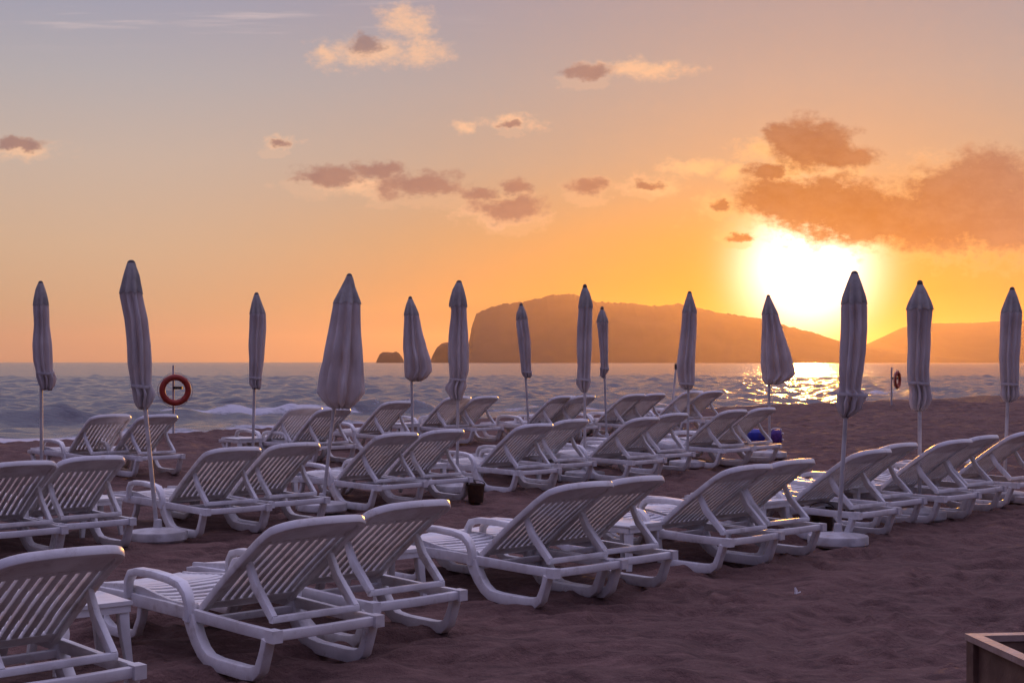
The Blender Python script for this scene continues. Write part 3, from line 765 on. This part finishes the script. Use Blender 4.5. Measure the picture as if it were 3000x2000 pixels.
# ------------------------------------------------------------------ closed parasols
# (row, left, right) outline of each canopy, (x, y) of the pole foot, distance
UM = [
 ('slim closed parasol at the far left edge, tied low above the sea line', 16.8, (122, 1400),
  [(829, 112, 126), (845, 106, 131), (870, 102, 137), (899, 99, 142), (951, 101, 145), (1010, 97, 152), (1055, 99, 154), (1083, 106, 154), (1107, 109, 166), (1125, 115, 162), (1142, 122, 152)], 0.86),
 ('tallest closed parasol at the left, leaning over the round white base beside the lifebuoy', 12.7, (462, 1545),
  [(770, 373, 396), (785, 368, 401), (805, 362, 408), (835, 355, 413), (864, 348, 419), (935, 363, 434), (1016, 372, 442), (1065, 374, 444), (1127, 384, 442), (1153, 389, 455), (1179, 393, 445), (1198, 407, 432)], .86),
 ('slim closed parasol right of the large lifebuoy', 18.8, (739, 1400),
  [(862, 745, 758), (886, 738, 766), (922, 732, 779), (968, 730, 780), (1010, 728, 777), (1052, 730, 774), (1101, 730, 767), (1124, 730, 767), (1139, 740, 763)], .9),
 ('widest parasol, half open with deep folds and a broad hem, left of the islets', 15.0, (944, 1500),
  [(808, 1015, 1032), (820, 1010, 1036), (838, 1001, 1039), (886, 977, 1055), (968, 961, 1057), (1052, 945, 1062), (1107, 933, 1065), (1150, 926, 1068), (1166, 938, 1056), (1186, 955, 1040), (1196, 975, 1025)], .97),
 ('parasol with its cloth flaring to the right, between the two small islets', 20.7, (1210, 1330),
  [(873, 1197, 1207), (892, 1190, 1216), (916, 1185, 1226), (967, 1182, 1238), (1018, 1180, 1252), (1052, 1183, 1264), (1086, 1184, 1269), (1106, 1186, 1252), (1116, 1203, 1235)], .97),
 ('closed parasol beside the headland cliff with a puffed skirt under its tie', 16.9, (1339, 1450),
  [(827, 1337, 1353), (848, 1326, 1359), (870, 1320, 1364), (892, 1316, 1367), (905, 1321, 1367), (933, 1319, 1368), (984, 1313, 1372), (1035, 1311, 1374), (1086, 1315, 1373), (1113, 1317, 1365), (1134, 1300, 1367), (1151, 1308, 1359), (1172, 1322, 1353)], .84),
 ('small slim parasol against the middle of the headland', 23.1, (1553, 1290),
  [(892, 1523, 1531), (916, 1514, 1542), (950, 1512, 1549), (1001, 1518, 1556), (1052, 1524, 1556), (1086, 1527, 1558), (1100, 1530, 1560), (1106, 1541, 1553)], .93),
 ('closed parasol in front of the headland summit, left and taller one of two close together', 18.6, (1713, 1400),
  [(838, 1709, 1718), (858, 1701, 1728), (889, 1696, 1736), (950, 1691, 1736), (1018, 1689, 1735), (1069, 1692, 1731), (1103, 1690, 1730), (1124, 1687, 1731), (1140, 1696, 1724), (1148, 1706, 1720)], .9),
 ('shortest slim parasol, right one of two close together before the headland', 24.5, (1778, 1290),
  [(902, 1761, 1767), (923, 1752, 1776), (940, 1748, 1782), (984, 1752, 1782), (1035, 1757, 1782), (1069, 1759, 1782), (1083, 1757, 1785), (1100, 1757, 1775), (1107, 1766, 1775)], .88),
 ('closed parasol with a ragged hem, left of the sun glow', 20.2, (2014, 1370),
  [(858, 2015, 2026), (879, 2008, 2032), (912, 1999, 2041), (960, 1995, 2041), (1020, 1988, 2038), (1068, 1982, 2035), (1098, 1984, 2035), (1116, 1987, 2036), (1134, 1993, 2030), (1140, 2005, 2026)], .95),
 ('parasol with its cloth swinging out to the right, right under the sun glow', 21.8, (2255, 1330),
  [(868, 2246, 2256), (891, 2239, 2267), (921, 2232, 2281), (960, 2232, 2291), (1020, 2230, 2311), (1065, 2229, 2324), (1098, 2232, 2331), (1115, 2234, 2306), (1126, 2246, 2282)], .985),
 ('tall closed parasol on a round white base in front of the sun glow', 12.4, (2455, 1553),
  [(802, 2493, 2514), (815, 2488, 2518), (831, 2482, 2524), (864, 2471, 2534), (900, 2464, 2541), (960, 2464, 2541), (1020, 2461, 2538), (1080, 2458, 2531), (1140, 2458, 2523), (1158, 2452, 2544), (1179, 2447, 2532), (1200, 2452, 2527), (1215, 2461, 2500), (1222, 2466, 2484)], .85),
 ('second parasol from the right, closed, just right of the far lifebuoy', 14.3, (2694, 1500),
  [(828, 2689, 2701), (849, 2680, 2712), (879, 2667, 2724), (904, 2658, 2731), (960, 2661, 2725), (1020, 2662, 2724), (1080, 2659, 2721), (1116, 2661, 2722), (1146, 2668, 2727), (1170, 2665, 2731), (1194, 2668, 2716), (1203, 2682, 2704)], .8),
 ('rightmost closed parasol at the edge of the photo', 16.1, (2941, 1450),
  [(847, 2959, 2972), (870, 2950, 2980), (900, 2940, 2987), (921, 2934, 2992), (975, 2932, 2990), (1050, 2929, 2986), (1110, 2932, 2984), (1134, 2934, 2983), (1158, 2930, 2987), (1170, 2938, 2978), (1177, 2947, 2964)], .86),
]
def make_parasol(idx, label, D, foot, prof, tie):
    fx = (foot[0] - 1500) / F * D; gz = gh(fx, D)
    gz += .012
    root = empty('closed_parasol', (fx, D, gz))
    tag(root, label, 'parasol', 'closed parasols standing among the loungers')
    P3 = lambda px, py: Vector(((px - 1500) / F * D - fx, 0, H - (py - HOR) / F * D - gz))
    ys = np.array([p[0] for p in prof], float); xl = np.array([p[1] for p in prof], float); xr = np.array([p[2] for p in prof], float)
    top = P3((xl[0] + xr[0]) / 2, ys[0])
    # pole runs from the base to just under the cap
    m = MB(); basep = Vector((0, 0, .0)); m.tube([basep + (top - basep) * (k / 6.) * .995 for k in range(7)], .019, 12); m.build('pole', M['pole'], root)
    rb = .262
    m = MB(); m.lathe([(rb * .93, -.02), (rb * 1.0, .0), (rb, .058), (rb * .97, .070), (rb * .6, .084), (rb * .25, .092), (.05, .10), (.04, .10), (.034, .17), (.020, .175)], 40)
    base = m.build('base', M['concrete'], root)
    # canopy cloth: gathered pleats round the pole
    n = 52; m_ = 72
    t = np.linspace(0, 1, n); yy = ys[0] + (ys[-1] - ys[0]) * t
    L = np.interp(yy, ys, xl); Rr = np.interp(yy, ys, xr)
    rr = np.random.default_rng(300 + idx); ph = rr.random(6) * 6.28
    nf = 8
    V = np.zeros((n, m_, 3)); th = np.linspace(0, 2 * math.pi, m_, endpoint=False)
    c0 = (L + Rr) / 2; wd = (Rr - L) / 2
    for i in range(n):
        c = P3(c0[i], yy[i]); r = wd[i] / F * D
        polex = (basep + (top - basep) * ((c.z) / top.z)).x
        amp = .32 * min(1, t[i] * 3.5) * (1.0 if t[i] < tie else 1.5)
        tw = 1.3 * t[i] + .25 * math.sin(t[i] * 7 + ph[0])
        w = np.cos(nf * th + ph[1] + tw) ; w2 = np.cos((nf * 2 + 3) * th + ph[2] + tw * 2.2)
        puff = 1 + .05 * math.sin(t[i] * 23 + ph[3]) * (t[i] > .2)
        rad = (1 - amp + amp * (w * .8 + .2) + .04 * w2 * min(1, t[i] * 3))
        # one big overlapping fold
        fold = np.exp(-((np.angle(np.exp(1j * (th - 4.2 - tw * .8)))) / .22) ** 2) * .10 * min(1, t[i] * 3)
        rad = (rad - fold) * 1.0
        rd = min(r, .15 + .25 * r) * puff
        xm = np.cos(th) * rad; sc = 1.0 / max(np.abs(xm).max(), 1e-6)
        V[i, :, 0] = c.x + xm * sc * r
        V[i, :, 1] = np.sin(th) * rad * rd
        zz = c.z + 0 * th
        if i >= n - 4: zz = c.z + (rr.random(m_) - .5) * .02
        V[i, :, 2] = zz
    # inner hem ring turned up so the mouth reads as cloth
    hem = V[-1].copy(); cx = hem[:, 0].mean(); hem[:, 0] = cx + (hem[:, 0] - cx) * .75; hem[:, 1] *= .75; hem[:, 2] += .05
    VV = np.concatenate([V, hem[None]], 0); nn = n + 1
    q = []
    i0 = np.arange(nn - 1)[:, None] * m_; j = np.arange(m_)[None, :]; j2 = (j + 1) % m_
    Q = np.stack([i0 + j, i0 + j2, i0 + m_ + j2, i0 + m_ + j], -1).reshape(-1, 4)
    me = np_mesh('canopy', VV.reshape(-1, 3), Q[:, ::-1]); can = link('canopy', me, M['fabric'], root)
    # short second layer over the top third
    kf = max(3, int(.215 * (n - 1)))
    C = np.array([V[i].mean(0) for i in range(kf + 1)]); FV = V[:kf + 1].copy()
    for i in range(kf + 1):
        FV[i, :, :2] = C[i, :2] + (V[i, :, :2] - C[i, :2]) * (1.04 + .06 * i / kf)
        FV[i, :, 2] -= .012 * i / kf + (.012 * np.cos(nf * th + ph[1]) if i == kf else 0)
    i0 = np.arange(kf)[:, None] * m_
    Q2 = np.stack([i0 + j, i0 + j2, i0 + m_ + j2, i0 + m_ + j], -1).reshape(-1, 4)
    link('vent_flap', np_mesh('vent_flap', FV.reshape(-1, 3), Q2[:, ::-1]), M['flap'], can)
    # dark cap on top
    r0 = max(wd[0] / F * D, .028)
    m = MB(); m.lathe([(r0 * 1.12, -.05), (r0 * 1.1, -.02), (r0 * .98, .008), (r0 * .6, .022), (.01, .026)], 20, c=(top.x, 0, top.z)); m.build('top_cap', M['cap'], root)
    # tie strap
    k = int(tie * (n - 1))
    if tie < .96:
        ring = V[k]; cc = ring.mean(0)
        m = MB(); ang = np.linspace(0, 2 * math.pi, 37)[:-1]
        rx = (ring[:, 0].max() - ring[:, 0].min()) / 2 * 1.01; ry = (ring[:, 1].max() - ring[:, 1].min()) / 2 * 1.02
        m.sweep([(cc[0] + rx * math.cos(a), cc[1] + ry * math.sin(a), cc[2] + .006 * math.sin(a * 2)) for a in ang], .006, .026, normal=[(0, 0, 1)] * 36, closed=True)
        m.build('tie_strap', M['fabric'], can)
    return root
for i, u in enumerate(UM): make_parasol(i, *u)

# ------------------------------------------------------------------ lifebuoys on posts
def make_buoy(px, py, rpx, D, squash, postx, ptop, pbase, label, lab2):
    k = D / F; gx = (postx - 1500) * k; gz = H - (pbase - HOR) * k
    gz = min(gz, gh(gx, D) + .0)
    post = empty('buoy_post', (gx, D, gz)); tag(post, lab2, 'post')
    hp = H - (ptop - HOR) * k - gz
    m = MB(); m.tube([(0, 0, -.3), (0, 0, hp)], .022, 10); m.build('pole', M['pole'], post)
    m = MB(); m.box(.0, .17, -.05, .05, H - (py - HOR) * k - gz + .015, H - (py - HOR) * k - gz + .065); m.build('hook', M['darkthing'], post)
    cx = (px - 1500) * k; cz = H - (py - HOR) * k; r = rpx * k
    root = empty('lifebuoy', (cx, D - .1, cz)); tag(root, label, 'lifebuoy'); root.rotation_euler = (0, 0, math.acos(squash))
    m = MB(); tr = r * .19; ring = []
    nn = 48
    rings = []
    for i in range(nn):
        a = 2 * math.pi * i / nn
        cvec = Vector((math.cos(a), 0, math.sin(a))); rings.append([m.bm.verts.new(cvec * (r - tr) + cvec * tr * math.cos(b) + Vector((0, tr * .9 * math.sin(b), 0))) for b in [2 * math.pi * j / 16 for j in range(16)]])
    for i in range(nn):
        A, B = rings[i], rings[(i + 1) % nn]
        for j in range(16): m.bm.faces.new((A[j], A[(j + 1) % 16], B[(j + 1) % 16], B[j]))
    m.build('ring', M['buoy'], root)
    m = MB()
    for a in (45, 135, 225, 315):
        c = Vector((math.cos(R(a)), 0, math.sin(R(a)))) * (r - tr)
        m.sweep([c + (c.normalized() * math.cos(b) + Vector((0, 1, 0)) * math.sin(b)) * tr * 1.06 for b in [2 * math.pi * j / 14 for j in range(14)]], .03, .006, side=(-c.normalized().z, 0, c.normalized().x), closed=True)
    m.build('band', M['buoy'], root)
    m = MB(); pts = []
    for i in range(49):
        a = 2 * math.pi * i / 48; sag = abs(math.sin(2 * a + math.pi / 2)); pts.append(Vector((math.cos(a), 0, math.sin(a))) * (r + tr * .2 + .02 * sag))
    m.tube(pts, .006, 6); m.build('rope', M['rope'], root)
make_buoy(517, 1142, 46, 27.0, .93, 508, 1070, 1282, 'large orange red lifebuoy hanging on a post by the water on the left', 'thin metal post carrying the large lifebuoy on the left')
make_buoy(2626, 1112, 26, 38.0, .55, 2612, 1076, 1182, 'small looking lifebuoy seen edge on, near the right hand shore', 'thin post carrying the far lifebuoy on the right')

# thin leaning post in the back row
m = MB(); D = 27.5; p = lambda a, b: Vector(((a - 1500) / F * D, D, H - (b - HOR) / F * D))
a, b = p(1964, 1215), p(1981, 1074); o = empty('beach_post', (a.x, D, a.z)); m.tube([Vector((0, 0, -.2)), b - a], .022, 10); m.build('pole', M['pole'], o)
m = MB(); m.lathe([(.03, -.05), (.034, 0), (.034, .05), (.01, .06)], 12, c=tuple(b - a)); m.build('top_cap', M['cap'], o)
tag(o, 'thin post leaning left of the parasol with the ragged hem', 'post')

# ------------------------------------------------------------------ small things
def bucket(px, py, rtop, h, label):
    D = px2D(py, 0); X = (px - 1500) / F * D
    root = empty('bucket', (X, D, gh(X, D) - .01)); tag(root, label, 'bucket', 'brown buckets between the lounger rows')
    m = MB(); m.lathe([(rtop * .8, 0), (rtop * .82, .01), (rtop, h), (rtop * 1.06, h), (rtop * 1.06, h + .014), (rtop * .93, h + .014), (rtop * .78, .03)], 28); m.build('body', M['bucket'], root)
    m = MB(); m.tube([(rtop * 1.05 * math.cos(a), .012, h + rtop * .55 * math.sin(a)) for a in [math.pi * k / 16 for k in range(17)]], .005, 6); m.build('handle', M['darkthing'], root)
bucket(1394, 1468, .10, .19, 'dark brown bucket on the sand in the middle, right of the parasol by the cliff')
bucket(2408, 1556, .11, .22, 'dark brown bucket behind the round base of the nearest right hand parasol')

def blue_tub():
    D = px2D(1312, 0) - .2; X = (2216 - 1500) / F * D
    root = empty('blue_tub', (X, D, gh(X, D) + .08)); tag(root, 'deep blue rounded plastic tub under the last middle row lounger', 'tub')
    m = MB(); m.lathe([(.08, 0), (.12, .02), (.145, .10), (.15, .18), (.14, .20), (.12, .205)], 28); m.build('body', M['blue'], root)
    m = MB(); m.lathe([(.12, .205), (.10, .235), (.05, .25), (.02, .252)], 28); m.build('lid', M['blue'], root)
    X2 = (2276 - 1500) / F * D
    r2 = empty('beach_bag', (X2, D + .05, gh(X2, D) + .08)); tag(r2, 'dark violet beach bag with pale knots beside the blue tub', 'bag')
    m = MB(); m.lathe([(.07, 0), (.095, .04), (.10, .14), (.085, .21), (.06, .235), (.03, .238)], 24); m.build('body', M['violet'], r2)
    m = MB(); m.tube([(.085 * math.cos(a), 0, .225 + .03 * math.sin(a)) for a in [math.pi * k / 10 for k in range(11)]], .012, 8)
    m.build('handle', M['paper'], r2)
    for zz in (.17, .07):
        m = MB(); m.lathe([(.004, -.022), (.020, -.012), (.024, 0), (.020, .012), (.004, .022)], 14, c=(.098, -.04, zz)); m.build('knot', M['paper'], r2)
blue_tub()

D = px2D(1740, 0); X = (2331 - 1500) / F * D
m = MB(); m.sweep([(0, 0, .0), (.004, .0, .022), (-.004, .004, .045)], [.022, .024, .01], .006, side=(.9, .4, 0)); m.sweep([(.0, -.01, .004), (.03, -.02, .018)], .02, .005, side=(0, 1, 0))
o = m.build('paper_scrap', M['paper']); o.location = (X, D, gh(X, D) + .002); tag(o, 'small pale scrap of litter on the open sand at the right', 'litter')

# wooden planter box in the lower right corner
def planter():
    D = 5.0; X = (2840 - 1500) / F * D; zt = H - (1856 - HOR) / F * D
    root = empty('wooden_box', (X, D, gh(X, D) - .02)); root.rotation_euler = (0, 0, R(6)); tag(root, 'open topped brown wooden box in the lower right corner', 'box')
    zt = zt - gh(X, D) + .02; s = .8; w = .045
    m = MB()
    for (x0, x1, y0, y1) in ((.012, .03, -s + .012, -.012), (s - .03, s - .012, -s + .012, -.012), (.031, s - .031, -.03, -.012), (.031, s - .031, -s + .012, -s + .03)):
        m.box(x0, x1, y0, y1, .03, zt - .022)
    m.box(.031, s - .031, -s + .031, -.031, .03, .06); m.build('side_panels', M['wood'], root)
    for (x, y) in ((.02, -.02), (s - .02, -.02), (.02, -s + .02), (s - .02, -s + .02)):
        m = MB(); m.box(x - .028, x + .028, y - .028, y + .028, 0, zt - .0225); m.build('post', M['wood'], root)
    m = MB()
    for (x0, x1, y0, y1) in ((-.012, .035, -s - .012, .012), (s - .035, s + .012, -s - .012, .012), (.0355, s - .0355, -.035, .012), (.0355, s - .0355, -s - .012, -s + .035)):
        m.box(x0, x1, y0, y1, zt - .022, zt)
    m.build('rim', M['rim'], root)
planter()

# ------------------------------------------------------------------ evening haze over the bay
def haze():
    m = MB(); bm = m.bm; bmesh.ops.create_cube(bm, size=1.0)
    bmesh.ops.scale(bm, vec=(20000, 20000, 214), verts=bm.verts); bmesh.ops.translate(bm, vec=(0, 0, 184 - 107), verts=bm.verts)
    me = bpy.data.meshes.new('haze'); bm.to_mesh(me); bm.free()
    mt = bpy.data.materials.new('haze_air'); mt.use_nodes = True; g = NT(mt.node_tree)
    v = g.new('ShaderNodeVolumePrincipled'); v.inputs['Color'].default_value = (1.0, .74, .58, 1)
    v.inputs['Density'].default_value = .62e-4; v.inputs['Anisotropy'].default_value = .76
    o = g.new('ShaderNodeOutputMaterial'); g.l.new(v.outputs[0], o.inputs['Volume'])
    ob = link('haze', me, mt); tag(ob, kind='stuff')
haze()
